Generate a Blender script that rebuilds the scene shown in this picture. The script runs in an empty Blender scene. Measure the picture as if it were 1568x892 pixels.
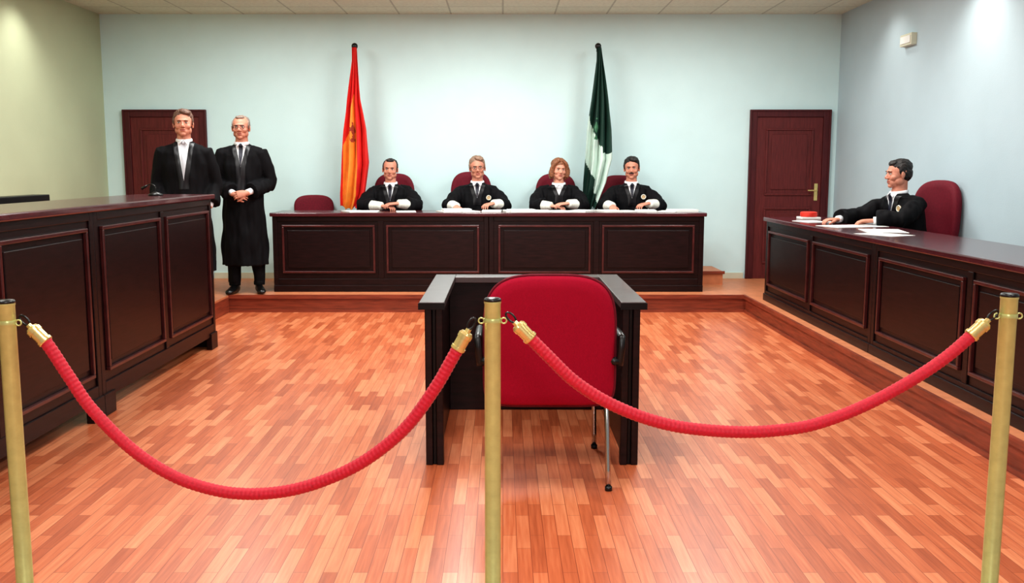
import bpy, bmesh, math, random
from mathutils import Vector, Matrix, Euler, noise
from mathutils.bvhtree import BVHTree
random.seed(7)
S = bpy.context.scene
COL = S.collection
pi = math.pi

# ------------------------------------------------------------------ materials
def lin(c):
    return tuple(((v/255)/12.92 if v/255 <= .04045 else ((v/255+.055)/1.055)**2.4) for v in c)

def nt(name):
    m = bpy.data.materials.new(name); m.use_nodes = True
    t = m.node_tree; b = t.nodes['Principled BSDF']
    return m, t, b

def mat(name, rgb, rough=.5, metal=0, var=.12, scale=12, bump=0, bscale=60, stretch=(1,1,1), coat=0, sheen=0, spec=.5):
    m, t, b = nt(name)
    c = lin(rgb)
    tc = t.nodes.new('ShaderNodeTexCoord'); mp = t.nodes.new('ShaderNodeMapping')
    mp.inputs['Scale'].default_value = stretch
    t.links.new(tc.outputs['Object'], mp.inputs['Vector'])
    n = t.nodes.new('ShaderNodeTexNoise'); n.inputs['Scale'].default_value = scale
    n.inputs['Detail'].default_value = 4
    t.links.new(mp.outputs[0], n.inputs['Vector'])
    r = t.nodes.new('ShaderNodeValToRGB')
    r.color_ramp.elements[0].position = .3; r.color_ramp.elements[1].position = .7
    r.color_ramp.elements[0].color = (*[max(0, x*(1-var)) for x in c], 1)
    r.color_ramp.elements[1].color = (*[min(1, x*(1+var)) for x in c], 1)
    t.links.new(n.outputs['Fac'], r.inputs['Fac'])
    t.links.new(r.outputs['Color'], b.inputs['Base Color'])
    b.inputs['Roughness'].default_value = rough
    b.inputs['Metallic'].default_value = metal
    b.inputs['Coat Weight'].default_value = coat
    b.inputs['Sheen Weight'].default_value = sheen
    b.inputs['Specular IOR Level'].default_value = spec
    if bump:
        n2 = t.nodes.new('ShaderNodeTexNoise'); n2.inputs['Scale'].default_value = bscale
        t.links.new(mp.outputs[0], n2.inputs['Vector'])
        bp = t.nodes.new('ShaderNodeBump'); bp.inputs['Strength'].default_value = bump
        bp.inputs['Distance'].default_value = .004
        t.links.new(n2.outputs['Fac'], bp.inputs['Height'])
        t.links.new(bp.outputs[0], b.inputs['Normal'])
    return m

M = {}
M['wall_back'] = mat('plaster_back', (206,232,234), .85, var=.02, scale=3, bump=.15, bscale=90)
M['wall_left'] = mat('plaster_left', (182,190,160), .85, var=.03, scale=2, bump=.15, bscale=90)
M['wall_right'] = mat('plaster_right', (176,194,202), .85, var=.03, scale=2, bump=.15, bscale=90)
M['wood'] = mat('dark_mahogany', (30,12,13), .36, var=.5, scale=7, stretch=(1,1,8), coat=.03, spec=.3)
M['woodtop'] = mat('desk_top_mahogany', (80,36,42), .2, var=.25, scale=6, stretch=(1,8,8), coat=.2, spec=.4)
M['moulding'] = mat('moulding_mahogany', (74,32,32), .3, var=.3, coat=.2)
M['black'] = mat('black_edge', (12,10,12), .35, var=.2, spec=.3)
M['door'] = mat('door_mahogany', (96,38,38), .45, var=.22, scale=8, stretch=(8,8,.8), spec=.35)
M['doorframe'] = mat('door_frame_wood', (78,28,32), .45, var=.2, scale=8, stretch=(6,6,.8), spec=.35)
M['riser'] = mat('riser_wood', (134,64,44), .4, var=.3, scale=5, stretch=(1,1,10))
M['dais'] = mat('dais_floor', (196,124,86), .45, var=.12, scale=14)
M['brass'] = mat('brushed_brass', (190,192,128), .34, .4, var=.08, scale=30)
M['brass2'] = mat('polished_brass', (228,206,140), .25, .7, var=.05)
M['chrome'] = mat('chrome_tube', (190,190,190), .18, 1, var=.03)
M['rope'] = mat('red_rope', (186,16,44), .65, var=.15, scale=120, sheen=.1)
M['redfab'] = mat('crimson_upholstery', (152,6,42), .85, var=.1, scale=180, bump=.3, bscale=500, spec=.2)
M['wine'] = mat('wine_upholstery', (104,14,34), .7, var=.15, scale=60, bump=.2, bscale=300, spec=.3)
M['plastic'] = mat('black_plastic', (14,14,16), .35, var=.1)
M['robe'] = mat('black_robe', (11,10,14), .8, var=.3, scale=10, bump=.3, bscale=40, spec=.2)
M['satin'] = mat('robe_satin_facing', (18,17,22), .4, var=.2, spec=.4)
M['white'] = mat('white_shirt', (230,231,235), .7, var=.04)
M['lace'] = mat('lace_cuff', (224,224,214), .8, var=.16, scale=90, bump=.6, bscale=160)
M['tie'] = mat('dark_tie', (22,22,40), .5, var=.2)
M['silvertie'] = mat('silver_tie', (190,192,200), .4, var=.1)
M['skin1'] = mat('skin_ruddy', (198,134,112), .55, var=.1, scale=25)
M['skin2'] = mat('skin_warm', (206,146,124), .55, var=.08, scale=25)
M['lips'] = mat('lips', (160,84,74), .45, var=.08)
M['eyew'] = mat('eye_white', (215,208,200), .3, var=.02)
M['iris'] = mat('eye_iris', (38,24,18), .2, var=.1)
M['hair_dark'] = mat('hair_dark', (26,18,17), .5, var=.4, scale=60, bump=.8, bscale=120)
M['hair_grey'] = mat('hair_grey', (134,116,106), .55, var=.3, scale=60, bump=.8, bscale=120)
M['hair_sandy'] = mat('hair_sandy_grey', (140,112,94), .55, var=.3, scale=60, bump=.8, bscale=120)
M['hair_auburn'] = mat('hair_light_brown', (132,84,56), .5, var=.35, scale=60, bump=.8, bscale=120)
M['hair_brown'] = mat('hair_brown', (98,70,58), .55, var=.35, scale=60, bump=.8, bscale=120)
M['shoe'] = mat('black_leather', (12,11,12), .3, var=.1)
M['paper'] = mat('paper', (226,228,224), .8, var=.03)
M['redobj'] = mat('red_folder', (214,52,36), .5, var=.08)
M['fred'] = mat('flag_red', (212,34,30), .7, var=.1)
M['fyel'] = mat('flag_yellow', (234,142,52), .7, var=.1)
M['fgreen'] = mat('flag_green', (10,50,40), .7, var=.1)
M['fwhite'] = mat('flag_white', (196,216,206), .7, var=.05)
M['fembl'] = mat('flag_emblem', (150,60,40), .7, var=.4, scale=60)
M['fembl2'] = mat('flag_emblem_green', (70,120,90), .7, var=.4, scale=60)
M['badge'] = mat('badge_enamel', (190,160,120), .5, var=.5, scale=120)
M['offwhite'] = mat('offwhite_plastic', (205,205,185), .5, var=.04)
M['pole'] = mat('pole_wood', (60,26,22), .4, var=.2)
M['ledge'] = mat('witness_ledge', (78,64,64), .35, var=.15, coat=.1)

def floor_mat():
    m, t, b = nt('parquet_strips'); L = t.links
    tc = t.nodes.new('ShaderNodeTexCoord'); mp = t.nodes.new('ShaderNodeMapping')
    mp.inputs['Rotation'].default_value = (0,0,pi/2)
    L.new(tc.outputs['Object'], mp.inputs['Vector'])
    br = t.nodes.new('ShaderNodeTexBrick')
    br.offset = .37; br.offset_frequency = 2
    br.inputs['Scale'].default_value = 1
    br.inputs['Brick Width'].default_value = .36
    br.inputs['Row Height'].default_value = .056
    br.inputs['Mortar Size'].default_value = .0012
    br.inputs['Mortar Smooth'].default_value = .3
    br.inputs['Color1'].default_value = (0,0,0,1); br.inputs['Color2'].default_value = (1,1,1,1)
    br.inputs['Mortar'].default_value = (.4,.4,.4,1)
    L.new(mp.outputs[0], br.inputs['Vector'])
    bw = t.nodes.new('ShaderNodeRGBToBW'); L.new(br.outputs['Color'], bw.inputs[0])
    mp2 = t.nodes.new('ShaderNodeMapping'); mp2.inputs['Scale'].default_value = (34,1.6,1)
    L.new(tc.outputs['Object'], mp2.inputs['Vector'])
    n = t.nodes.new('ShaderNodeTexNoise'); n.inputs['Scale'].default_value = 2.2; n.inputs['Detail'].default_value = 6
    L.new(mp2.outputs[0], n.inputs['Vector'])
    mx = t.nodes.new('ShaderNodeMath'); mx.operation = 'MULTIPLY'; mx.inputs[1].default_value = .44
    L.new(bw.outputs[0], mx.inputs[0])
    m2 = t.nodes.new('ShaderNodeMath'); m2.operation = 'MULTIPLY_ADD'; m2.inputs[1].default_value = .62
    L.new(n.outputs['Fac'], m2.inputs[0]); L.new(mx.outputs[0], m2.inputs[2])
    r = t.nodes.new('ShaderNodeValToRGB'); e = r.color_ramp.elements
    e[0].position = .12; e[0].color = (*lin((146,68,38)),1)
    e[1].position = .90; e[1].color = (*lin((226,148,106)),1)
    k = e.new(.5); k.color = (*lin((194,106,68)),1)
    L.new(m2.outputs[0], r.inputs['Fac'])
    mo = t.nodes.new('ShaderNodeMixRGB'); mo.inputs['Color2'].default_value = (*lin((130,60,36)),1)
    L.new(r.outputs['Color'], mo.inputs['Color1']); L.new(br.outputs['Fac'], mo.inputs['Fac'])
    L.new(mo.outputs[0], b.inputs['Base Color'])
    b.inputs['Roughness'].default_value = .36
    b.inputs['Coat Weight'].default_value = .12; b.inputs['Coat Roughness'].default_value = .2
    bp = t.nodes.new('ShaderNodeBump'); bp.inputs['Strength'].default_value = .2; bp.inputs['Distance'].default_value = .001
    bp.invert = True
    L.new(br.outputs['Fac'], bp.inputs['Height']); L.new(bp.outputs[0], b.inputs['Normal'])
    return m
M['floor'] = floor_mat()

def ceil_mat():
    m, t, b = nt('acoustic_tiles'); L = t.links
    tc = t.nodes.new('ShaderNodeTexCoord')
    br = t.nodes.new('ShaderNodeTexBrick'); br.offset = 0
    br.inputs['Scale'].default_value = 1
    br.inputs['Brick Width'].default_value = .6; br.inputs['Row Height'].default_value = .6
    br.inputs['Mortar Size'].default_value = .010
    br.inputs['Color1'].default_value = (*lin((218,222,204)),1); br.inputs['Color2'].default_value = (*lin((226,230,212)),1)
    br.inputs['Mortar'].default_value = (*lin((184,188,172)),1)
    L.new(tc.outputs['Object'], br.inputs['Vector'])
    n0 = t.nodes.new('ShaderNodeTexNoise'); n0.inputs['Scale'].default_value = 26; n0.inputs['Detail'].default_value = 8
    L.new(tc.outputs['Object'], n0.inputs['Vector'])
    mx = t.nodes.new('ShaderNodeMixRGB'); mx.blend_type = 'MULTIPLY'; mx.inputs['Fac'].default_value = .3
    L.new(br.outputs['Color'], mx.inputs['Color1']); L.new(n0.outputs['Fac'], mx.inputs['Color2'])
    L.new(mx.outputs[0], b.inputs['Base Color'])
    bp = t.nodes.new('ShaderNodeBump'); bp.inputs['Strength'].default_value = .5; bp.inputs['Distance'].default_value = .004
    L.new(n0.outputs['Fac'], bp.inputs['Height']); L.new(bp.outputs[0], b.inputs['Normal'])
    b.inputs['Roughness'].default_value = .9
    return m
M['ceil'] = ceil_mat()

# ------------------------------------------------------------------ mesh helpers
def finish(name, bm, mats, smooth=False, bevel=0, parent=None, loc=None, rotz=0, recalc=True):
    if recalc: bmesh.ops.recalc_face_normals(bm, faces=bm.faces)
    me = bpy.data.meshes.new(name); bm.to_mesh(me); bm.free()
    for k in mats: me.materials.append(M[k])
    if smooth:
        for p in me.polygons: p.use_smooth = True
    o = bpy.data.objects.new(name, me); COL.objects.link(o)
    if parent: o.parent = parent
    if loc: o.location = loc
    o.rotation_euler = (0,0,rotz)
    if bevel:
        md = o.modifiers.new('bevel','BEVEL'); md.width = bevel; md.segments = 2; md.limit_method = 'ANGLE'
    return o

def empty(name, loc=(0,0,0), rotz=0):
    e = bpy.data.objects.new(name, None); COL.objects.link(e)
    e.location = loc; e.rotation_euler = (0,0,rotz); e.empty_display_size = .2
    return e

def box(bm, x0,x1,y0,y1,z0,z1, mi=0, mx=None):
    vs = [bm.verts.new((x,y,z)) for x in (x0,x1) for y in (y0,y1) for z in (z0,z1)]
    if mx is not None:
        for v in vs: v.co = mx @ v.co
    for q in ((0,1,3,2),(4,6,7,5),(0,4,5,1),(2,3,7,6),(0,2,6,4),(1,5,7,3)):
        f = bm.faces.new([vs[i] for i in q]); f.material_index = mi

def ell(bm, c, r, rot=None, mi=0, mx=None, seg=20, rings=12):
    m = Matrix.Translation(Vector(c))
    if rot: m = m @ Euler(rot).to_matrix().to_4x4()
    m = m @ Matrix.Diagonal((r[0],r[1],r[2],1))
    if mx is not None: m = mx @ m
    res = bmesh.ops.create_uvsphere(bm, u_segments=seg, v_segments=rings, radius=1, matrix=m)
    if mi:
        for f in set(f for v in res['verts'] for f in v.link_faces): f.material_index = mi

def tube(bm, pts, rad, n=14, mi=0, mx=None, up=None, closed=False):
    pts = [Vector(p) for p in pts]
    N = len(pts)
    if not isinstance(rad,(list,tuple)): rad = [rad]*N
    tang = []
    for i in range(N):
        if closed: a = pts[(i+1)%N]-pts[i-1]
        else: a = pts[min(i+1,N-1)]-pts[max(i-1,0)]
        tang.append(a.normalized())
    ref = Vector(up) if up else (Vector((0,0,1)) if abs(tang[0].z) < .9 else Vector((0,1,0)))
    rings = []
    for i in range(N):
        t = tang[i]
        b = t.cross(ref)
        if b.length < 1e-4: b = t.orthogonal()
        b.normalize(); c = b.cross(t).normalized()
        if not up: ref = c
        r = rad[i]; ra, rb = (r if isinstance(r,(list,tuple)) else (r,r))
        ring = []
        for k in range(n):
            a = 2*pi*k/n
            p = pts[i] + b*ra*math.cos(a) + c*rb*math.sin(a)
            if mx is not None: p = mx @ p
            ring.append(bm.verts.new(p))
        rings.append(ring)
    for i in range(N if closed else N-1):
        A = rings[i]; B = rings[(i+1)%N]
        for k in range(n):
            f = bm.faces.new((A[k],A[(k+1)%n],B[(k+1)%n],B[k])); f.material_index = mi
    if not closed:
        f = bm.faces.new(rings[0]); f.material_index = mi
        f = bm.faces.new(rings[-1][::-1]); f.material_index = mi

def torus(bm, c, R, r, normal=(0,0,1), mi=0, mx=None, n=24, m=8):
    q = Vector((0,0,1)).rotation_difference(Vector(normal).normalized())
    pts = [Vector(c) + q @ Vector((R*math.cos(2*pi*i/n), R*math.sin(2*pi*i/n), 0)) for i in range(n)]
    tube(bm, pts, r, n=m, mi=mi, mx=mx, closed=True)

def lathe(bm, prof, c=(0,0,0), n=28, mi=0):
    rings = []
    for r,z in prof:
        rings.append([bm.verts.new((c[0]+r*math.cos(2*pi*k/n), c[1]+r*math.sin(2*pi*k/n), c[2]+z)) for k in range(n)])
    for A,B in zip(rings, rings[1:]):
        for k in range(n):
            f = bm.faces.new((A[k],A[(k+1)%n],B[(k+1)%n],B[k])); f.material_index = mi
    f = bm.faces.new(rings[0]); f.material_index = mi
    f = bm.faces.new(rings[-1][::-1]); f.material_index = mi

def loft(bm, rings, n=64, ph=0):
    R = []
    for g in rings:
        fa = g[5] if len(g) > 5 else 0
        ring = []
        for k in range(n):
            a = 2*pi*k/n
            f = 1 + fa*(math.sin(a*9+ph)+.6*math.sin(a*14+1.3+ph))
            ca, sa = math.cos(a), math.sin(a); e = .85
            ring.append(bm.verts.new((g[0]+g[3]*f*math.copysign(abs(ca)**e, ca), g[1]+g[4]*f*math.copysign(abs(sa)**e, sa), g[2])))
        R.append(ring)
    for A,B in zip(R,R[1:]):
        for k in range(n): bm.faces.new((A[k],A[(k+1)%n],B[(k+1)%n],B[k]))
    bm.faces.new(R[0]); bm.faces.new(R[-1][::-1])

def remesh(name, bm, voxel, sm, mats, parent, post=None):
    bmesh.ops.recalc_face_normals(bm, faces=bm.faces)
    me = bpy.data.meshes.new(name+'_src'); bm.to_mesh(me); bm.free()
    o = bpy.data.objects.new(name+'_src', me); COL.objects.link(o)
    a = o.modifiers.new('r','REMESH'); a.mode = 'VOXEL'; a.voxel_size = voxel
    if sm:
        b = o.modifiers.new('s','SMOOTH'); b.factor = .5; b.iterations = sm
    dg = bpy.context.evaluated_depsgraph_get()
    m2 = bpy.data.meshes.new_from_object(o.evaluated_get(dg))
    bpy.data.objects.remove(o); bpy.data.meshes.remove(me)
    m2.name = name
    m2.materials.clear()
    for k in mats: m2.materials.append(M[k])
    if post: post(m2)
    for p in m2.polygons: p.use_smooth = True
    r = bpy.data.objects.new(name, m2); COL.objects.link(r); r.parent = parent
    return r

def catmull(P, k=10):
    P = [Vector(p) for p in P]
    Q = [P[0]*2-P[1]] + P + [P[-1]*2-P[-2]]
    out = []
    for i in range(1,len(Q)-2):
        a,b,c,d = Q[i-1:i+3]
        for j in range(k):
            t = j/k
            out.append(.5*((2*b)+(c-a)*t+(2*a-5*b+4*c-d)*t*t+(3*b-a-3*c+d)*t**3))
    out.append(P[-1])
    return out

# ------------------------------------------------------------------ room shell
XL, XR, YB, YF, ZC = -4.68, 3.93, 11.3, -2.0, 3.26
def slab(name, a, mk):
    bm = bmesh.new(); box(bm, *a); return finish(name, bm, [mk])
slab('floor', (XL-.1,XR+.1,YF-.1,YB+.1,-.1,0), 'floor')
slab('ceiling', (XL-.1,XR+.1,YF-.1,YB+.1,ZC,ZC+.1), 'ceil')
slab('wall_back', (XL-.1,XR+.1,YB,YB+.1,0,ZC), 'wall_back')
slab('wall_left', (XL-.1,XL,YF,YB,0,ZC), 'wall_left')
slab('wall_right', (XR,XR+.1,YF,YB,0,ZC), 'wall_right')
slab('wall_front', (XL-.1,XR+.1,YF-.1,YF,0,ZC), 'wall_right')

PZ = .18
bm = bmesh.new(); g = .002
for (x0,x1,y0,y1) in ((XL+g,-2.86,2.4,9.80),(2.53,XR-g,2.4,9.80),(XL+g,XR-g,9.80,YB-g)):
    box(bm, x0,x1,y0,y1,0,PZ-.02,1)
    box(bm, x0,x1,y0,y1,PZ-.02,PZ,0)
box(bm, -2.86,2.53,9.775,9.80,PZ-.035,PZ+.004,1)
box(bm, 2.505,2.53,2.4,9.80,PZ-.035,PZ+.004,1)
box(bm, -2.86,2.53,9.785,9.80,0,.03,1)
box(bm, 2.515,2.53,2.4,9.785,0,.03,1)
finish('platform', bm, ['dais','riser'])
DZ = .33
bm = bmesh.new()
box(bm, -2.42,2.11,10.16,10.70,PZ,DZ,0)
box(bm, -2.46,2.50,10.70,YB-.02,PZ,DZ,0)
box(bm, 2.16,2.52,10.685,10.70,DZ-.03,DZ+.003,1)
finish('judges_dais', bm, ['dais','riser'])
bm = bmesh.new(); box(bm, 2.50,2.88,YB-.015,YB,PZ,PZ+.07); box(bm, -3.46,-2.46,YB-.015,YB,PZ,PZ+.07)
finish('baseboard_back', bm, ['offwhite'])
bm = bmesh.new(); box(bm, XR-.015,XR,2.4,YB-.02,PZ,PZ+.07)
finish('baseboard_right', bm, ['offwhite'])

def door(name, x0, x1, hs):
    ox, oy, oz = (x0+x1)/2, YB, PZ
    e = empty(name, (ox,oy,oz))
    z0, z1 = PZ, 2.17
    def fin(n, bm, m, **k):
        bmesh.ops.translate(bm, vec=(-ox,-oy-.001,-oz), verts=bm.verts); return finish(n, bm, m, parent=e, **k)
    bm = bmesh.new(); fw = .085; yf = YB-.035
    box(bm, x0,x0+fw,yf,YB,z0,z1); box(bm, x1-fw,x1,yf,YB,z0,z1); box(bm, x0+fw,x1-fw,yf,YB,z1-fw,z1)
    box(bm, x0,x0+.02,yf-.012,yf,z0,z1); box(bm, x1-.02,x1,yf-.012,yf,z0,z1); box(bm, x0+.02,x1-.02,yf-.012,yf,z1-.02,z1)
    fin('casing', bm, ['doorframe'], bevel=.004)
    bm = bmesh.new(); a, b = x0+fw, x1-fw
    box(bm, a,b,YB-.02,YB-.002,z0,z1-fw)
    st = .11
    for (p0,p1) in ((z0+.18,z0+.85),(z0+.99,z1-fw-.13)):
        for q in ((a+st,b-st,p0,p0+.025),(a+st,b-st,p1-.025,p1),(a+st,a+st+.025,p0+.025,p1-.025),(b-st-.025,b-st,p0+.025,p1-.025)):
            box(bm, q[0],q[1],YB-.034,YB-.02,q[2],q[3])
        box(bm, a+st+.07,b-st-.07,YB-.03,YB-.02,p0+.07,p1-.07)
    fin('leaf', bm, ['door'], bevel=.006)
    bm = bmesh.new(); hx = b-.06 if hs > 0 else a+.06
    box(bm, hx-.02,hx+.02,YB-.026,YB-.02,z0+.93,z0+1.13)
    tube(bm, [(hx,YB-.026,z0+1.05),(hx,YB-.07,z0+1.05),(hx-.02*hs,YB-.075,z0+1.05),(hx-.11*hs,YB-.075,z0+1.05)], .009, n=10)
    fin('handle', bm, ['brass2'])
door('door_1', -4.46, -3.48, 1)
door('door_2', 2.90, 3.85, 1)

bm = bmesh.new(); box(bm, XR-.055,XR,9.22,9.48,2.66,2.77,0); box(bm, XR-.062,XR-.055,9.24,9.46,2.68,2.75,1)
finish('emergency_light', bm, ['offwhite','paper'], bevel=.006)

# ------------------------------------------------------------------ panelled desks
def desk(name, loc, rotz, secs, H, depth, over=.02, back_over=.0, feet=0, skirt=.1, pil=.05, mtop=.09):
    e = empty(name, loc, rotz)
    bm = bmesh.new()
    L = sum(secs); x = 0; zt = H-.04; zb = feet
    for i,s in enumerate(secs):
        x0, x1 = x+.002, x+s-.002
        box(bm, x0,x1,.012,.034,zb,zt)
        box(bm, x0,x0+pil,0,.012,zb,zt); box(bm, x1-pil,x1,0,.012,zb,zt)
        box(bm, x0+pil,x1-pil,0,.012,zt-.05,zt)
        box(bm, x0+pil,x1-pil,0,.012,zb,zb+skirt)
        if not feet:
            box(bm, x0,x1,-.012,0,0,.07)
        a0, a1 = x0+pil, x1-pil
        mid = (a0+a1)/2
        box(bm, mid-.03,mid+.03,0,.012,zb+skirt,zt-.05)
        for (p,q) in ((a0+.05,mid-.06),(mid+.06,a1-.05)):
            z0, z1 = zb+skirt+.06, zt-mtop
            w = .022
            for (u0,u1,v0,v1) in ((p,q,z0,z0+w),(p,q,z1-w,z1),(p,p+w,z0+w,z1-w),(q-w,q,z0+w,z1-w)):
                box(bm, u0,u1,-.012,.012,v0,v1,2)
            box(bm, p+w+.035,q-w-.035,.0,.012,z0+w+.035,z1-w-.035)
        if feet:
            for fx0,fx1 in ((x0,x0+.16),(x1-.16,x1)):
                box(bm, fx0,fx1,-.012,.034,0,feet+.03)
        x += s
    for ex in (0,L-.03):
        box(bm, ex,ex+.03,.034,depth-.02,0,zt)
    finish('panels', bm, ['wood','woodtop','moulding'], bevel=.004, parent=e)
    bm = bmesh.new()
    box(bm, -over,L+over,-over-.01,depth+back_over,zt,H)
    finish('top', bm, ['woodtop'], bevel=.008, parent=e)
    return e
JT = 1.024
desk('judges_desk', (-2.45,10.06,PZ), 0, [2.30,2.29], JT-PZ, .60, skirt=.14)
desk('clerks_desk', (2.63,9.45,PZ), -pi/2, [2.77,2.77], 1.01-PZ, .64, skirt=.1)
desk('lawyers_counter', (-2.42,3.32,0), pi/2, [2.28,2.28], 1.28, .40, back_over=.22, feet=.105, skirt=.1)
e = empty('rear_bench', (-3.42,3.3,PZ), pi/2)
bm = bmesh.new(); box(bm, 0,3.8,0,.04,.1,1.04); box(bm, -.02,3.82,-.03,.10,1.04,1.12); box(bm, 0,.04,.04,.5,0,.9); box(bm, 3.76,3.8,.04,.5,0,.9); box(bm, .04,3.76,.06,.5,.40,.45); box(bm,0,.04,0,.04,0,.1);box(bm,3.76,3.8,0,.04,0,.1)
finish('bench_frame', bm, ['black'], bevel=.006, parent=e)

# ------------------------------------------------------------------ witness stand
WL, WR, W0, W1, WT = -.345, .64, 4.66, 5.80, .84
e = empty('witness_stand', (0,0,0))
bm = bmesh.new()
for X in (WL,WR):
    box(bm, X-.015,X+.015,W0+.03,W1,.0,WT-.035,0)
    box(bm, X-.045,X-.010,W0,W0+.05,0,WT-.035,0)
    box(bm, X+.010,X+.045,W0,W0+.05,0,WT-.035,0)
    box(bm, X-.010,X+.010,W0+.012,W0+.03,0,WT-.035,1)
box(bm, WL+.015,WR-.015,W1-.03,W1,0,WT-.035,0)
finish('enclosure_panels', bm, ['wood','black'], bevel=.004, parent=e)
bm = bmesh.new()
box(bm, WL-.07,WL+.055,W0-.03,W1+.06,WT-.035,WT,0)
box(bm, WR-.055,WR+.07,W0-.03,W1+.06,WT-.035,WT,0)
box(bm, WL+.055,WR-.055,W1-.09,W1+.06,WT-.035,WT,0)
finish('top_ledge', bm, ['ledge'], bevel=.003, parent=e)
bm = bmesh.new()
box(bm, WL-.074,WL+.058,W0-.034,W0-.0301,WT-.037,WT-.004,0)
box(bm, WR-.058,WR+.074,W0-.034,W0-.0301,WT-.037,WT-.004,0)
finish('edge_band', bm, ['black'], parent=e)

# ------------------------------------------------------------------ cushions / chairs
def sup(a, w, h, et, eb):
    ca, sa = math.cos(a), math.sin(a)
    ex = et if sa > 0 else eb
    return math.copysign(abs(ca)**(2/ex), ca)*w/2, math.copysign(abs(sa)**(2/ex), sa)*h/2
def cushion(bm, c, w, h, t, ex=4, exb=None, curve=0, tilt=0, taper=0, n=64, horiz=False):
    exb = exb or ex
    rings = []
    prof = [(0,.0),(.5,.5),(.8,.5),(.94,.44),(.985,.28),(1,0)]
    full = [(s,-d) for s,d in prof[1:]] + [(s,d) for s,d in prof[1:-1][::-1]]
    for s,d in full:
        ring = []
        for k in range(n):
            x, z = sup(2*pi*(k+.5)/n, w, h, ex, exb); x *= s; z *= s
            x *= 1+taper*(z/(h/2))
            y = d*t + curve*(x/(w/2))**2
            p = Vector((x, z, -d*t)) if horiz else Vector((x, y + tilt*(z+h/2), z))
            ring.append(bm.verts.new(p+Vector(c)))
        rings.append(ring)
    for A,B in zip(rings,rings[1:]):
        for k in range(n): bm.faces.new((A[k],A[(k+1)%n],B[(k+1)%n],B[k]))
    bm.faces.new(rings[0]); bm.faces.new(rings[-1][::-1])

e = empty('witness_chair', (.220,4.60,0), pi)
bm = bmesh.new(); cushion(bm, (0,.25,.697), .612,.615,.07, ex=3.5, exb=9, curve=-.03)
finish('backrest', bm, ['redfab'], smooth=True, parent=e)
bm = bmesh.new()
ptsA = []
for k in range(96):
    x, z = sup(2*pi*(k+.5)/96, .616, .619, 3.5, 9)
    ptsA.append((x, .25-.03*(x/.306)**2, .697+z))
tube(bm, ptsA, .007, n=8, closed=True)
finish('backrest_piping', bm, ['wine'], smooth=True, parent=e)
bm = bmesh.new(); cushion(bm, (0,-.03,.45), .54,.50,.08, ex=5, horiz=True)
finish('seat', bm, ['redfab'], smooth=True, parent=e)
bm = bmesh.new()
for s in (-1,1):
    tube(bm, catmull([(s*.275,.32,.012),(s*.268,.24,.39),(s*.262,.16,.42),(s*.262,-.2,.405),(s*.264,-.32,.38),(s*.272,-.355,.012)],5), .0125, n=10)
    tube(bm, catmull([(s*.262,.14,.42),(s*.29,.20,.55),(s*.285,.22,.85)],5), .011, n=10)
tube(bm, [(-.262,.1,.41),(.262,.1,.41)], .011, n=10); tube(bm, [(-.262,-.2,.40),(.262,-.2,.40)], .011, n=10)
finish('chrome_frame', bm, ['chrome'], smooth=True, parent=e)
bm = bmesh.new()
for s in (-1,1):
    tube(bm, catmull([(s*.326,.24,.58),(s*.336,.24,.69),(s*.336,.18,.715),(s*.336,-.1,.70),(s*.336,-.17,.66),(s*.31,-.16,.50),(s*.262,-.14,.41)],6), [(.018,.016)]*37, n=12)
    tube(bm, [(s*.28,.235,.60),(s*.325,.24,.60)], .02, n=10)
    tube(bm, [(s*.275,.321,.0),(s*.275,.319,.02)], .017, n=12); tube(bm, [(s*.272,-.355,.0),(s*.272,-.353,.02)], .017, n=12)
finish('armrests', bm, ['plastic'], smooth=True, parent=e)

def office_chair(name, loc, rotz, bh=.62, bw=.48, seatz=.47, mk='wine'):
    e = empty(name, loc, rotz)
    bm = bmesh.new(); cushion(bm, (0,.25,seatz+.06+bh/2), bw,bh,.09, ex=3.0, curve=-.035, tilt=.06)
    finish('backrest', bm, [mk], smooth=True, parent=e)
    bm = bmesh.new(); cushion(bm, (0,-.01,seatz-.045), .50,.50,.09, ex=4, horiz=True)
    finish('seat', bm, [mk], smooth=True, parent=e)
    bm = bmesh.new()
    tube(bm, [(0,0,.07),(0,0,.25),(0,0,.251),(0,0,seatz-.09)], [.03,.03,.02,.02], n=14)
    for k in range(5):
        a = 2*pi*k/5+.3; c, s_ = math.cos(a), math.sin(a)
        tube(bm, [(0,0,.11),(.14*c,.14*s_,.09),(.26*c,.26*s_,.065)], [.026,.02,.014], n=10)
        tube(bm, [(.26*c-.012*s_,.26*s_+.012*c,.026),(.26*c+.012*s_,.26*s_-.012*c,.026)], .026, n=14)
    tube(bm, catmull([(0,.1,seatz-.1),(0,.27,seatz-.08),(0,.31,seatz+.05),(0,.31,seatz+.3)],5), [(.03,.01)]*16, n=10)
    for s in (-1,1):
        tube(bm, catmull([(s*.22,.06,seatz-.08),(s*.285,.06,seatz+.02),(s*.285,.06,seatz+.17)],5), .014, n=8)
        tube(bm, [(s*.285,.16,seatz+.18),(s*.285,-.1,seatz+.18)], [(.025,.014)]*2, n=10)
    finish('pedestal_and_arms', bm, ['plastic'], smooth=True, parent=e)
    return e

# ------------------------------------------------------------------ people
def basis(pos, fwd, up):
    f = Vector(fwd).normalized(); u = Vector(up); r = f.cross(u).normalized(); u = r.cross(f).normalized()
    return Matrix((( r.x,f.x,u.x,pos[0]),(r.y,f.y,u.y,pos[1]),(r.z,f.z,u.z,pos[2]),(0,0,0,1)))

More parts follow.
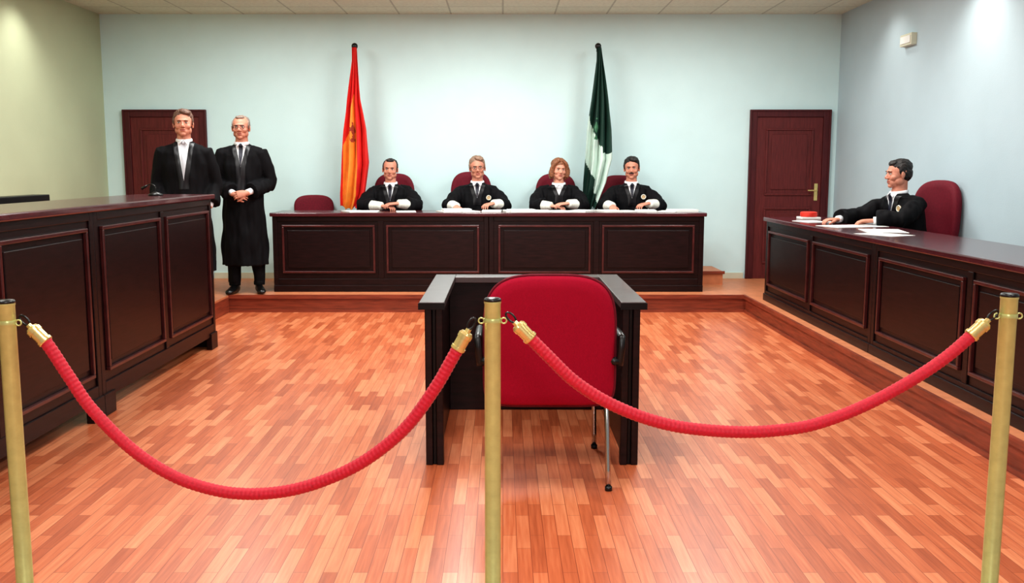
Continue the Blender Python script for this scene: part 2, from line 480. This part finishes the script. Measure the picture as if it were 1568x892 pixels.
def hand(name, pos, fwd, up, thumb, curl, parent, skin):
    bm = bmesh.new(); mx = basis(pos, fwd, up)
    tube(bm, [(0,-.035,0),(0,0,0),(0,.03,0),(0,.065,0),(0,.092,-.002)], [(.025,.019),(.028,.018),(.038,.017),(.042,.015),(.040,.012)], n=16, mx=mx)
    fl = [(.031,.066),(.0105,.076),(-.0105,.071),(-.031,.055)]
    for i,(fx,L) in enumerate(fl):
        fx *= thumb
        p = Vector((fx,.082,-.001)); a = 0; pts = [p.copy()]; c = curl*(1+.12*i)
        for j,fr in enumerate((.45,.31,.24)):
            a += c*(.7,1.1,.8)[j]
            p = p + Vector((fx*.08*fr, math.cos(a)*L*fr, -math.sin(a)*L*fr)); pts.append(p.copy())
        tube(bm, pts, [.0092,.0086,.0076,.006], n=10, mx=mx)
        ell(bm, pts[-1], (.0062,)*3, mx=mx, seg=10, rings=6)
    t = thumb
    pts = [(t*.022,.02,-.006),(t*.046,.048,-.014),(t*.058,.078,-.022),(t*.060,.100,-.03)]
    tube(bm, pts, [.014,.0125,.0105,.008], n=10, mx=mx); ell(bm, pts[-1], (.008,)*3, mx=mx, seg=10, rings=6)
    return remesh(name, bm, .0035, 2, [skin], parent)

def head(parent, c, yaw, pitch, skin, hair, style, glasses=False, moustache=False, s=1.0, neckbase=None, roll=0):
    R = Matrix.Translation(Vector(c)) @ Matrix.Rotation(yaw,4,'Z') @ Matrix.Rotation(pitch,4,'X') @ Matrix.Rotation(roll,4,'Y') @ Matrix.Scale(s,4)
    bm = bmesh.new()
    E = lambda c,r,rot=None: ell(bm, c, r, rot, mx=R, seg=24, rings=14)
    E((0,.015,.022),(.080,.096,.094))
    E((0,-.022,-.012),(.069,.066,.080))
    E((0,-.036,-.072),(.052,.046,.040))
    E((0,-.062,-.097),(.027,.022,.019))
    for q in (-1,1):
        E((q*.040,-.050,-.028),(.028,.027,.026))
        E((q*.052,-.006,-.062),(.021,.040,.032))
        E((q*.083,.010,-.008),(.008,.019,.031),(0,0,q*.35))
        E((q*.083,.006,-.030),(.008,.010,.012))
        E((q*.012,-.093,-.034),(.009,.010,.008))
    E((0,-.076,.024),(.050,.014,.011))
    tube(bm, [(0,-.078,.014),(0,-.088,-.008),(0,-.100,-.027),(0,-.098,-.037)], [.009,.010,.0135,.011], n=10, mx=R)
    E((0,-.080,-.056),(.025,.010,.007)); E((0,-.079,-.069),(.022,.011,.008))
    nb = neckbase
    top = R @ Vector((0,.02,-.05))
    tube(bm, [top, (top+Vector(nb))/2+Vector((0,.004,0)), nb], [.060*s,.060*s,.068*s], n=20)
    Ri = R.inverted()
    def post(me):
        for v in me.vertices:
            p = Ri @ v.co
            if p.y < -.03:
                for q in (-1,1):
                    d = math.hypot(p.x-q*.031,(p.z-.003)*1.3)
                    if d < .035: p.y += .008*math.exp(-(d/.014)**2)
                dm = math.hypot(p.x*.4,(p.z+.0625)*2.2)
                if p.y < -.05 and dm < .02: p.y += .005*math.exp(-(dm/.005)**2)
                v.co = R @ p
        for f in me.polygons:
            p = Ri @ f.center
            if p.y < -.076 and abs(p.x) < .025 and abs(p.z+.063) < .009*(1-(p.x/.027)**2): f.material_index = 1
    remesh('head', bm, .0038, 3, [skin,'lips'], parent, post)
    bm = bmesh.new()
    for q in (-1,1):
        ell(bm, (q*.031,-.0735,.003), (.0130,.0112,.0070), mx=R, mi=0)
        ell(bm, (q*.031,-.0822,.003), (.0054,.0035,.0056), mx=R, mi=1, seg=12, rings=8)
        tube(bm, [(q*.014,-.089,.020),(q*.030,-.090,.025),(q*.048,-.076,.020)], [.0028,.0034,.0020], n=8, mx=R, mi=2)
        tube(bm, [(q*.018,-.082,.008),(q*.031,-.087,.0115),(q*.045,-.076,.007)], [.0015,.0020,.0014], n=8, mx=R, mi=2)
    if moustache:
        tube(bm, [(-.030,-.083,-.056),(-.012,-.094,-.050),(0,-.096,-.048),(.012,-.094,-.050),(.030,-.083,-.056)], [(.003,.003),(.005,.006),(.005,.006),(.005,.006),(.003,.003)], n=10, mx=R, mi=2)
    finish('eyes_and_brows', bm, ['eyew','iris',hair], smooth=True, parent=parent)
    bm = bmesh.new()
    H = lambda c,r,rot=None: ell(bm, c, r, rot, mx=R, seg=24, rings=14)
    if style == 'short':
        H((0,.026,.052),(.084,.094,.075)); H((0,.050,.005),(.080,.068,.080))
        H((0,-.042,.092),(.054,.034,.022),(.5,0,0))
        for q in (-1,1): H((q*.079,.004,.026),(.009,.026,.038))
    elif style == 'receding':
        H((0,.040,.048),(.084,.084,.073)); H((0,.052,.0),(.079,.064,.076))
        for q in (-1,1): H((q*.077,.008,.024),(.011,.034,.042))
        H((0,-.02,.094),(.045,.045,.022))
    elif style == 'full':
        H((0,.030,.060),(.088,.093,.077)); H((0,.052,.005),(.084,.070,.085))
        H((.022,-.040,.102),(.050,.036,.024),(.5,.25,.2))
        for q in (-1,1): H((q*.082,.008,.024),(.010,.030,.044))
    elif style == 'bob':
        H((0,.026,.058),(.093,.098,.082)); H((0,.055,-.02),(.090,.070,.10))
        for q in (-1,1):
            tube(bm, [(q*.015,-.056,.112),(q*.066,-.058,.076),(q*.091,-.034,.01),(q*.095,-.028,-.045),(q*.086,-.034,-.085)], [(.018,.018),(.020,.020),(.019,.030),(.025,.036),(.016,.028)], n=12, mx=R)
            H((q*.084,.02,-.05),(.030,.054,.068))
    def hp(me):
        for v in me.vertices:
            p = Ri @ v.co
            d = noise.noise(Vector((p.x*70,p.y*25,p.z*40)))*.0045 + noise.noise(Vector((p.x*160,p.y*60,p.z*60)))*.003
            v.co = R @ (p + p.normalized()*d)
    remesh('hair', bm, .004, 1, [hair], parent, hp)
    if glasses:
        bm = bmesh.new()
        for q in (-1,1):
            pts = [(q*.032+.0215*math.cos(a), -.099+.10*(q*.032+.0215*math.cos(a))**2/.05, .001+.017*math.sin(a)) for a in [2*pi*k/20 for k in range(20)]]
            tube(bm, pts, .0017, n=6, closed=True, mx=R)
            tube(bm, [(q*.053,-.094,.005),(q*.083,-.06,.006),(q*.088,.005,.004)], .0017, n=6, mx=R)
        tube(bm, [(-.011,-.099,.004),(.011,-.099,.004)], .0017, n=6, mx=R)
        finish('glasses', bm, ['pole'], smooth=True, parent=parent)

def shoe(bm, x, y, z, yaw=0):
    R = Matrix.Translation((x,y,z)) @ Matrix.Rotation(yaw,4,'Z')
    tube(bm, [(0,.075,.045),(0,.05,.05),(0,-.02,.05),(0,-.09,.036),(0,-.15,.028),(0,-.19,.022)],
         [(.028,.038),(.037,.049),(.040,.048),(.046,.034),(.043,.026),(.022,.014)], n=16, mx=R, up=(0,0,1))

def person(name, loc, rotz, standing, headc, yaw, pitch, skin, hair, style, arms, shirtV=.15, tie='tie',
           glasses=False, moustache=False, badge=None, cuffs=True, hem=.30, hs=1.0, stance=((-.10,0,0),(.10,0,0)), wide=1.0, roll=0, curl=.45, vw=.058):
    e = empty(name, loc, rotz)
    sz = headc[2]-.188
    bm = bmesh.new(); w = wide; hy = headc[1]
    if standing:
        f = .028
        loft(bm, [(0,.01,hem,.235*w,.172,f*1.6),(0,.01,hem+.25,.222*w,.165,f*1.3),(0,.01,.85,.208*w,.157,f),(0,.01,1.02,.198*w,.147,f*.7),
                  (0,.01,1.18,.200*w,.142,f*.4),(0,.01,sz-.20,.210*w,.134,.008),(0,.015,sz-.10,.205*w,.118),(0,.015,sz-.045,.175*w,.095),(0,.02,sz-.005,.115,.078),(0,.02,sz+.025,.072,.066)], ph=loc[0])
        for (fx,fy,fa) in stance:
            tube(bm, [(fx*.9,.02,.6),(fx,fy+.02,.3),(fx,fy+.015,.08)], [.085,.068,.058], n=16)
    else:
        loft(bm, [(0,.02,.46,.19*w,.165),(0,.02,.56,.200*w,.165),(0,.01,.70,.195*w,.150,.01),(0,hy*.2,sz-.20,.208*w,.138,.008),(0,hy*.5+.012,sz-.10,.208*w,.122),
                  (0,hy*.7+.018,sz-.045,.178*w,.098),(0,hy+.02,sz-.005,.115,.080),(0,hy+.02,sz+.025,.072,.066)], ph=loc[0])
        for q in (-1,1):
            tube(bm, [(q*.09,.02,.55),(q*.12,-.22,.555),(q*.13,-.40,.53),(q*.13,-.42,.46),(q*.13,-.40,.30),(q*.13,-.38,.08)], [.10,.092,.075,.068,.060,.048], n=16)
    for A in arms:
        sh, el_, wr = Vector(A['s']), Vector(A['e']), Vector(A['w'])
        fe = (wr-el_); slv = el_ + fe*A.get('slv',.50); mid = (sh+el_)/2
        bell = A.get('bell', .088)
        inner = Vector((sh.x*.55, sh.y, sh.z+.012))
        tube(bm, [inner, sh, mid, el_-(el_-sh)*.12, el_+fe*.08, (el_+slv)/2, slv], [.078,.080,.080,.074,.074,.078,bell], n=18)
    Vz1 = sz+.03; Vz0 = sz-shirtV
    def post(me):
        N = [v.normal.copy() for v in me.vertices]; C = [v.co.copy() for v in me.vertices]
        for v,p,n_ in zip(me.vertices, C, N):
            d = noise.noise(Vector((p.x*9,p.y*9,p.z*5)))*.016 + noise.noise(Vector((p.x*24,p.y*24,p.z*7)))*.010
            if p.z > sz-.02: d *= .2
            if p.z < .12: d *= .3
            v.co = p + n_*d
    body = remesh('robe_body', bm, .008, 3, ['robe'], e, post)
    bvh = BVHTree.FromPolygons([v.co.copy() for v in body.data.vertices], [tuple(p.vertices) for p in body.data.polygons])
    def drape(bm, z0, z1, fl, fr, off, mi, nz=24, nx=8):
        G = []
        for j in range(nz+1):
            z = z0+(z1-z0)*j/nz; row = []
            for i in range(nx+1):
                x = fl(z)+(fr(z)-fl(z))*i/nx
                h = bvh.ray_cast(Vector((x,-1.0,z)), Vector((0,1,0)))
                y = h[0].y if h[0] is not None and h[0].y < hy+.05 else hy-.05
                row.append(bm.verts.new((x, y-off, z)))
            G.append(row)
        for j in range(nz):
            for i in range(nx):
                f = bm.faces.new((G[j][i],G[j][i+1],G[j+1][i+1],G[j+1][i])); f.material_index = mi
    hw = lambda z: max(.0005, vw*(z-Vz0)/(Vz1-Vz0))
    bm = bmesh.new()
    drape(bm, Vz0, sz+.015, lambda z:-hw(z), hw, .004, 0)
    if tie:
        tw = lambda z: min(.020, hw(z)*.75)
        drape(bm, Vz0+.012, sz+.004, lambda z:-tw(z), tw, .010, 1, nx=4)
    zb = Vz0 - (.35 if standing and shirtV < .3 else .08)
    for q in (-1,1):
        a = (lambda z,q=q: q*hw(z)); b = (lambda z,q=q: q*(hw(z)+.045))
        drape(bm, zb, sz+.0, (a if q>0 else b), (b if q>0 else a), .006, 2, nz=30, nx=4)
    finish('shirt_tie_and_facing', bm, ['white', tie or 'white', 'satin'], smooth=True, parent=e, recalc=False)
    bm = bmesh.new()
    cc = Vector((0,hy+.018,sz+.028))
    pts = [(cc.x+.071*math.cos(a), cc.y+.071*math.sin(a), cc.z+.010*math.sin(a)) for a in [2*pi*k/28 for k in range(28)]]
    tube(bm, pts, [(.008,.018)]*28, n=8, closed=True, up=(0,0,1))
    for q in (-1,1):
        tube(bm, [(q*.012,hy-.056,sz+.030),(q*.028,hy-.066,sz+.008),(q*.040,hy-.074,sz-.016)], [(.014,.006),(.017,.006),(.004,.003)], n=8)
    finish('collar', bm, ['white'], smooth=True, parent=e)
    if tie:
        bm = bmesh.new(); ell(bm, (0,hy-.066,sz+.004), (.016,.012,.018), seg=12, rings=8)
        finish('tie_knot', bm, [tie], smooth=True, parent=e)
    head(e, headc, yaw, pitch, skin, hair, style, glasses, moustache, hs, (0,hy+.02,sz), roll)
    for i,A in enumerate(arms):
        el_, wr = Vector(A['e']), Vector(A['w']); fe = wr-el_
        if A.get('cuff', cuffs):
            bm = bmesh.new(); a = el_+fe*.46; b = wr-fe.normalized()*.02; n_ = 12
            P = [a+(b-a)*k/n_ for k in range(n_+1)]
            tube(bm, P, [(.066+.005*(k%2)-.014*k/n_, .058+.005*(k%2)-.016*k/n_) if k<n_ else (.034,.028) for k in range(n_+1)], n=20)
            finish('lace_cuff_%d'%(i+1), bm, ['lace'], smooth=True, parent=e)
        else:
            bm = bmesh.new(); a = el_+fe*.8
            tube(bm, [a,wr-fe.normalized()*.012], [.034,.032], n=16); finish('shirt_cuff_%d'%(i+1), bm, ['white'], smooth=True, parent=e)
        hand('hand_%d'%(i+1), wr, A['f'], A['u'], A['t'], A.get('curl',curl), e, skin)
    bm = bmesh.new()
    if standing:
        for (fx,fy,fa) in stance: shoe(bm, fx, fy, 0, yaw=fa)
    else:
        for q in (-1,1): shoe(bm, q*.13, -.40, 0)
    finish('shoes', bm, ['shoe'], smooth=True, parent=e)
    if badge:
        bx, bz = badge
        h = bvh.ray_cast(Vector((bx,-1.0,bz)), Vector((0,1,0)))
        y = h[0].y-.008
        bm = bmesh.new()
        tube(bm, [(bx,y+.008,bz),(bx,y-.002,bz)], .025, n=24, mi=0); torus(bm, (bx,y-.002,bz), .025, .004, (0,1,0), mi=1)
        finish('embroidered_badge', bm, ['badge','lace'], parent=e)
    return e

def desk_arms(ez=.745, wz=.742, rx=-.075, ry=-.34, lx=.075, ly=-.36, ex=.325, ey=-.19, sz=.89, sy=.0, rf=(1,-.5,-.05), lf=(-1,-.45,-.05)):
    return [dict(s=(-.175,sy,sz), e=(-ex,ey,ez), w=(rx,ry,wz), f=rf, u=(0,-.15,1), t=-1),
            dict(s=(.175,sy,sz), e=(ex,ey,ez), w=(lx,ly,wz+.03), f=lf, u=(0,-.15,1), t=1)]

PY = 10.90
office_chair('judge_chair', (-1.27,PY,DZ), 0, bh=.57)
person('seated_judge', (-1.275,PY,DZ), 0, False, (0,-.09,1.150), .03, .06, 'skin1','hair_dark','receding', desk_arms(rx=-.05,lx=.09), shirtV=.17, roll=.03)
office_chair('judge_chair', (-.37,PY,DZ), 0, bh=.59)
person('seated_judge', (-.29,PY,DZ), 0, False, (.0,-.07,1.165), .08, .03, 'skin1','hair_sandy','full',
       desk_arms(rx=-.22,ry=-.42,rf=(.1,-1,-.1),lx=.17,ly=-.38,lf=(-.7,-.8,-.1)), glasses=True, badge=(.13,.83), wide=1.05, hs=1.03, roll=-.04)
office_chair('judge_chair', (.62,PY,DZ), 0, bh=.57)
person('seated_judge', (.635,PY,DZ), 0, False, (0,-.09,1.145), .22, .05, 'skin2','hair_auburn','bob', desk_arms(ex=.29,rx=-.075,lx=.07), tie=None, shirtV=.10, hs=.97, wide=.9, roll=.05)
office_chair('judge_chair', (1.36,PY,DZ), 0, bh=.55)
person('seated_judge', (1.46,PY,DZ), 0, False, (0,-.08,1.160), -.18, .06, 'skin1','hair_dark','full',
       desk_arms(rx=-.24,ry=-.38,rf=(-.1,-1,-.1),lx=.14,ly=-.38,lf=(-.8,-.5,-.1)), moustache=True, badge=(.13,.84), wide=1.05, roll=-.04)
office_chair('judge_chair', (-2.16,10.93,DZ), .25, bh=.32, bw=.46)

person('standing_lawyer', (-2.72,9.98,PZ), .12, True, (0,-.02,1.730), -.05, .02, 'skin1','hair_grey','receding',
       [dict(s=(-.19,.01,1.46), e=(-.27,.02,1.14), w=(-.06,-.21,1.05), f=(1,-.25,-.15), u=(.1,-1,.3), t=1, cuff=False, slv=.80),
        dict(s=(.19,.01,1.46), e=(.285,.03,1.15), w=(.06,-.23,1.06), f=(-1,-.15,-.2), u=(-.1,-1,.3), t=-1, cuff=False, slv=.80)],
       shirtV=.22, glasses=True, stance=((-.12,-.02,-.25),(.13,0,.3)), wide=1.02, curl=.5, hs=1.05)
person('standing_lawyer', (-3.10,9.32,PZ), .2, True, (0,-.01,1.740), .05, -.03, 'skin1','hair_brown','full',
       [dict(s=(-.195,.01,1.46), e=(-.27,.05,1.15), w=(-.22,-.13,.95), f=(.4,-.5,-.8), u=(-1,-.2,-.2), t=1, cuff=False, slv=.80, curl=.35),
        dict(s=(.195,.01,1.46), e=(.27,.05,1.15), w=(.22,-.10,.93), f=(-.3,-.4,-.9), u=(1,-.2,-.2), t=-1, cuff=False, slv=.80, curl=.35)],
       shirtV=.36, wide=1.10, hs=1.07, tie='silvertie')

office_chair('clerk_chair', (3.56,8.22,PZ), -pi/2+.35, bh=.65, bw=.52, seatz=.50)
person('seated_clerk', (3.52,8.3,PZ), -pi/2+.30, False, (0,-.10,1.265), -.30, .05, 'skin1','hair_dark','short',
       [dict(s=(-.175,-.03,1.00), e=(-.27,-.28,.885), w=(-.21,-.55,.866), f=(-.1,-1,-.02), u=(0,0,1), t=-1, cuff=False, slv=.84),
        dict(s=(.175,-.03,1.00), e=(.27,-.24,.890), w=(.12,-.44,.870), f=(-.55,-.85,-.02), u=(0,0,1), t=1, cuff=False, slv=.84)],
       badge=(.10,.97), shirtV=.2, hs=1.03)
office_chair('clerk_chair', (3.60,6.55,PZ), -pi/2+.1, bh=.44, bw=.5)

# ------------------------------------------------------------------ papers & desk items
def sheets(name, items):
    bm = bmesh.new()
    for (x,y,z,w,h,a,t) in items:
        m = Matrix.Translation((x,y,z)) @ Matrix.Rotation(a,4,'Z')
        box(bm, -w/2,w/2,-h/2,h/2,0,t,0,m)
    return finish(name, bm, ['paper'])
random.seed(3)
it = []
for x in (-1.45,-1.05,-.58,-.40,-.12,.12,.42,.60,.85,1.15,1.34,1.55,1.80,-1.6):
    it.append((x,10.24+random.random()*.08,JT+.0005,.21,.297,random.uniform(-.5,.5),.004+random.random()*.016))
it += [(1.95,10.32,JT+.0005,.3,.21,.1,.025),(-.50,10.22,JT+.0005,.3,.21,.2,.035),(.2,10.2,JT+.0005,.28,.21,.2,.03)]
sheets('paper_sheets', it)
Z2 = 1.0105
sheets('paper_sheets', [(2.93,7.95,Z2,.5,.30,.3,.003),(2.95,7.35,Z2,.3,.42,-.2,.003),(2.80,8.62,Z2,.21,.297,.2,.004),(2.80,6.95,Z2,.25,.34,.5,.002),(3.05,8.62,Z2,.21,.297,-.3,.003)])
bm = bmesh.new(); box(bm, 2.84,3.02,9.0,9.18,Z2,Z2+.02,1); lathe(bm, [(.02,0),(.075,.002),(.08,.02),(.078,.045),(.06,.05),(.02,.05)], (2.93,9.09,Z2+.02), mi=0)
finish('red_desk_tray', bm, ['redobj','paper'], bevel=.003)
def mic(name, loc, rz=0):
    e = empty(name, loc, rz)
    bm = bmesh.new(); lathe(bm, [(.055,0),(.055,.012),(.03,.022),(.012,.03)])
    tube(bm, catmull([(0,0,.02),(0,.0,.07),(.01,.05,.09),(.02,.11,.07)],5), .004, n=8)
    tube(bm, [(.02,.10,.075),(.024,.15,.055)], [.009,.012], n=12)
    finish('gooseneck', bm, ['plastic'], smooth=True, parent=e)
mic('desk_microphone', (-2.72,7.45,1.28), 1.2)

# ------------------------------------------------------------------ flags
def flag(name, X, Y, edges, colorf, mats, zt=2.84, zb=1.06):
    e = empty(name, (X,Y,DZ))
    bm = bmesh.new()
    tube(bm, [(0,0,.05),(0,0,2.48)], .014, n=12, mi=0)
    lathe(bm, [(.15,0),(.15,.02),(.06,.04),(.03,.08),(.02,.12)], mi=0)
    ell(bm, (0,0,2.53), (.036,.036,.036), mi=1); tube(bm, [(0,0,2.47),(0,0,2.50)], .02, n=12, mi=1)
    finish('pole', bm, ['pole','plastic'], smooth=True, parent=e)
    bm = bmesh.new(); nu, nv = 90, 120; G = []
    for j in range(nv+1):
        v = j/nv
        for (va,a0,b0),(vb,a1,b1) in zip(edges,edges[1:]):
            if va <= v <= vb:
                t = (v-va)/(vb-va); l = a0+(a1-a0)*t; r = b0+(b1-b0)*t; break
        row = []
        for i in range(nu+1):
            u = i/nu
            amp = .05*min(1,(r-l)/.25)
            x = l+(r-l)*(u + .035*math.sin(u*26+v*3))
            y = -.055 + amp*math.sin(u*22+v*4+.6)*.8 + .012*math.sin(v*17+u*7)
            z = zt+(zb-zt)*v - .10*(.5-abs(u-.42))*v + .02*math.sin(u*20)*v
            row.append(bm.verts.new((x,y,z-DZ)))
        G.append(row)
    for j in range(nv):
        for i in range(nu):
            f = bm.faces.new((G[j][i],G[j][i+1],G[j+1][i+1],G[j+1][i])); f.material_index = colorf((i+.5)/nu,(j+.5)/nv)
    finish('cloth', bm, mats, smooth=True, parent=e, recalc=False)
def spain(u,v):
    lo = .46-1.1*(v-.30) if v < .62 else .11
    hi = .62-.15*max(0,(.45-v))
    if math.hypot((u-.42)*1.1,(v-.52)*1.6) < .10 and math.sin(u*60)+math.sin(v*90) > -.4: return 2
    if v > .28 and max(lo,.10) < u < hi: return 1
    return 0
def andal(u,v):
    if math.hypot((u-.40),(v-.50)*2.2) < .15 and math.sin(u*50)+math.sin(v*80) > .1: return 2
    top = .42+.30*u if u < .66 else 2
    bot = .70+.25*u
    if top < v < bot: return 1
    if v > .66 and u > .45 and v < bot+.05: return 1
    return 0
flag('flag_of_spain', -1.68, 11.0, [(0,-.025,.03),(.08,-.03,.035),(.33,-.10,.06),(.52,-.15,.12),(.73,-.175,.145),(.92,-.19,.10),(1,-.185,.03)], spain, ['fred','fyel','fembl'])
flag('flag_of_andalusia', 1.08, 11.0, [(0,-.02,.03),(.08,-.02,.05),(.33,-.08,.11),(.52,-.13,.15),(.7,-.15,.17),(.85,-.165,.11),(1,-.17,.0)], andal, ['fgreen','fwhite','fembl2'])

# ------------------------------------------------------------------ stanchions and ropes
SY = 3.0
def stanchion(X, Y=SY, H=1.08):
    e = empty('rope_stanchion', (X,Y,0))
    bm = bmesh.new(); r = .0262
    lathe(bm, [(.15,0),(.155,.01),(.15,.022),(.09,.04),(.045,.052),(.033,.07),(r,.08),(r,H-.012),(r+.0015,H-.01),(r+.0015,H-.004)], n=40)
    lathe(bm, [(.0275,H-.073),(.0282,H-.07),(.0282,H-.062),(.0275,H-.059)], n=32)
    for s in (-1,1):
        torus(bm, (s*.036,0,H-.067), .009, .0026, (0,1,0), n=16)
    finish('post', bm, ['brass'], smooth=True, parent=e).modifiers.new('es','EDGE_SPLIT').split_angle = .7
    bm = bmesh.new(); lathe(bm, [(.0280,H-.004),(.0280,H+.002),(.025,H+.006),(.01,H+.008)], n=32)
    finish('cap', bm, ['plastic'], smooth=True, parent=e)
stanchion(-1.575, 2.97, 1.078); stanchion(-.033); stanchion(1.62, 3.0, 1.095)

def rope(pts):
    e = empty('velvet_rope', (0,0,0))
    P = catmull([(x,SY,z) for x,z in pts], 40)
    bm = bmesh.new(); n = 24; rings = []; s = 0; r0 = .0195
    for i,p in enumerate(P):
        if i: s += (P[i]-P[i-1]).length
        t = (P[min(i+1,len(P)-1)]-P[max(i-1,0)]).normalized(); b = Vector((0,1,0)); c = t.cross(b)
        ring = []
        for k in range(n):
            a = 2*pi*k/n
            r = r0*(1+.09*math.cos(4*a+s*210)*math.cos(4*a-s*210))
            ring.append(bm.verts.new(p+(b*math.cos(a)+c*math.sin(a))*r))
        rings.append(ring)
    for A,B in zip(rings,rings[1:]):
        for k in range(n): bm.faces.new((A[k],A[(k+1)%n],B[(k+1)%n],B[k]))
    bm.faces.new(rings[0]); bm.faces.new(rings[-1][::-1])
    finish('braided_cord', bm, ['rope'], smooth=True, parent=e)
    bm = bmesh.new()
    for a,b in ((P[0],P[8]),(P[-1],P[-9])):
        d = (a-b).normalized(); o = a-d*.045
        tube(bm, [o, o+d*.003, o+d*.012, o+d*.0121, o+d*.045, o+d*.0451, o+d*.058, o+d*.066, o+d*.0661, o+d*.078], [.022,.0245,.0245,.0215,.0215,.024,.024,.018,.010,.009], n=24)
    finish('ferrules', bm, ['brass2'], smooth=True, parent=e).modifiers.new('es','EDGE_SPLIT').split_angle = .6
    bm = bmesh.new()
    for a,b in ((P[0],P[8]),(P[-1],P[-9])):
        d = (a-b).normalized(); q = a+d*.034
        m_ = q + d*.015 + Vector((0,0,.003))
        U = Vector((0,1,0)).cross(d)
        pts_ = [m_+d*.021*math.cos(t_)+U*.010*math.sin(t_) for t_ in [2*pi*k/18 for k in range(18)]]
        tube(bm, pts_, .0032, n=8, closed=True)
    finish('snap_hooks', bm, ['plastic'], smooth=True, parent=e)
rope([(-1.50,.975),(-1.465,.935),(-1.40,.825),(-1.336,.723),(-1.216,.592),(-1.092,.504),(-.97,.456),(-.848,.437),(-.71,.447),(-.578,.486),(-.448,.552),(-.319,.658),(-.222,.788),(-.16,.895),(-.125,.957)])
rope([(.06,.985),(.147,.896),(.232,.814),(.339,.745),(.467,.691),(.596,.66),(.766,.646),(.90,.652),(1.02,.673),(1.166,.730),(1.31,.81),(1.432,.896),(1.535,.993)])

# ------------------------------------------------------------------ lights
def area(name, loc, sx, sy, w, col=(1,1,1), rot=(0,0,0)):
    l = bpy.data.lights.new(name,'AREA'); l.shape='RECTANGLE'; l.size=sx; l.size_y=sy; l.energy=w; l.color=col
    o = bpy.data.objects.new(name,l); COL.objects.link(o); o.location=loc; o.rotation_euler=rot
    return o
def troffer(x,y,w):
    e = empty('ceiling_light_panel', (x,y,ZC))
    bm = bmesh.new(); box(bm,-.32,.32,-.62,.62,-.02,0); finish('frame', bm, ['offwhite'], parent=e)
    o = area('lamp', (0,0,-.03), .56, 1.16, w, (.98,1,.97)); o.parent = e
for x,f in ((-2.9,.8),(-.3,1.1),(2.3,.8)):
    for y,w in ((1.0,44),(4.2,46),(7.4,48)):
        troffer(x,y,w*f)
for x,w in ((-2.6,44),(-.3,60),(2.0,48)): troffer(x,9.3,w)
def downlight(x,y,w,tilt):
    e = empty('ceiling_downlight', (x,y,ZC))
    bm = bmesh.new(); torus(bm,(0,0,-.006),.07,.012); finish('rim', bm, ['offwhite'], smooth=True, parent=e)
    l = bpy.data.lights.new('spot','SPOT'); l.energy=w; l.spot_size=1.9; l.spot_blend=1; l.shadow_soft_size=.08; l.color=(1,.97,.90)
    o = bpy.data.objects.new('lamp',l); COL.objects.link(o); o.location=(0,0,-.03); o.rotation_euler=(0,tilt,0); o.parent=e
downlight(-4.25,9.3,42,.25); downlight(3.5,7.9,46,-.3); downlight(3.5,9.7,18,-.25)
area('camera_flash', (.15,-.15,1.85), .35,.25, 36, (1,1,1), (math.radians(84),0,0))

W = bpy.data.worlds.new('World'); S.world = W; W.use_nodes = True
W.node_tree.nodes['Background'].inputs[0].default_value = (.8,.9,1,1)
W.node_tree.nodes['Background'].inputs[1].default_value = .3

cam = bpy.data.cameras.new('camera'); co = bpy.data.objects.new('camera',cam); COL.objects.link(co)
co.location = (0,0,1.5); co.rotation_euler = (math.radians(90-7.46),0,0)
cam.sensor_width = 36; cam.lens = 1450/1568*36; cam.shift_x = 14/1568; cam.clip_start=.05
S.camera = co
S.view_settings.view_transform = 'Standard'
try: S.view_settings.look = 'Medium High Contrast'
except Exception: S.view_settings.look = 'None'
S.view_settings.exposure = .05
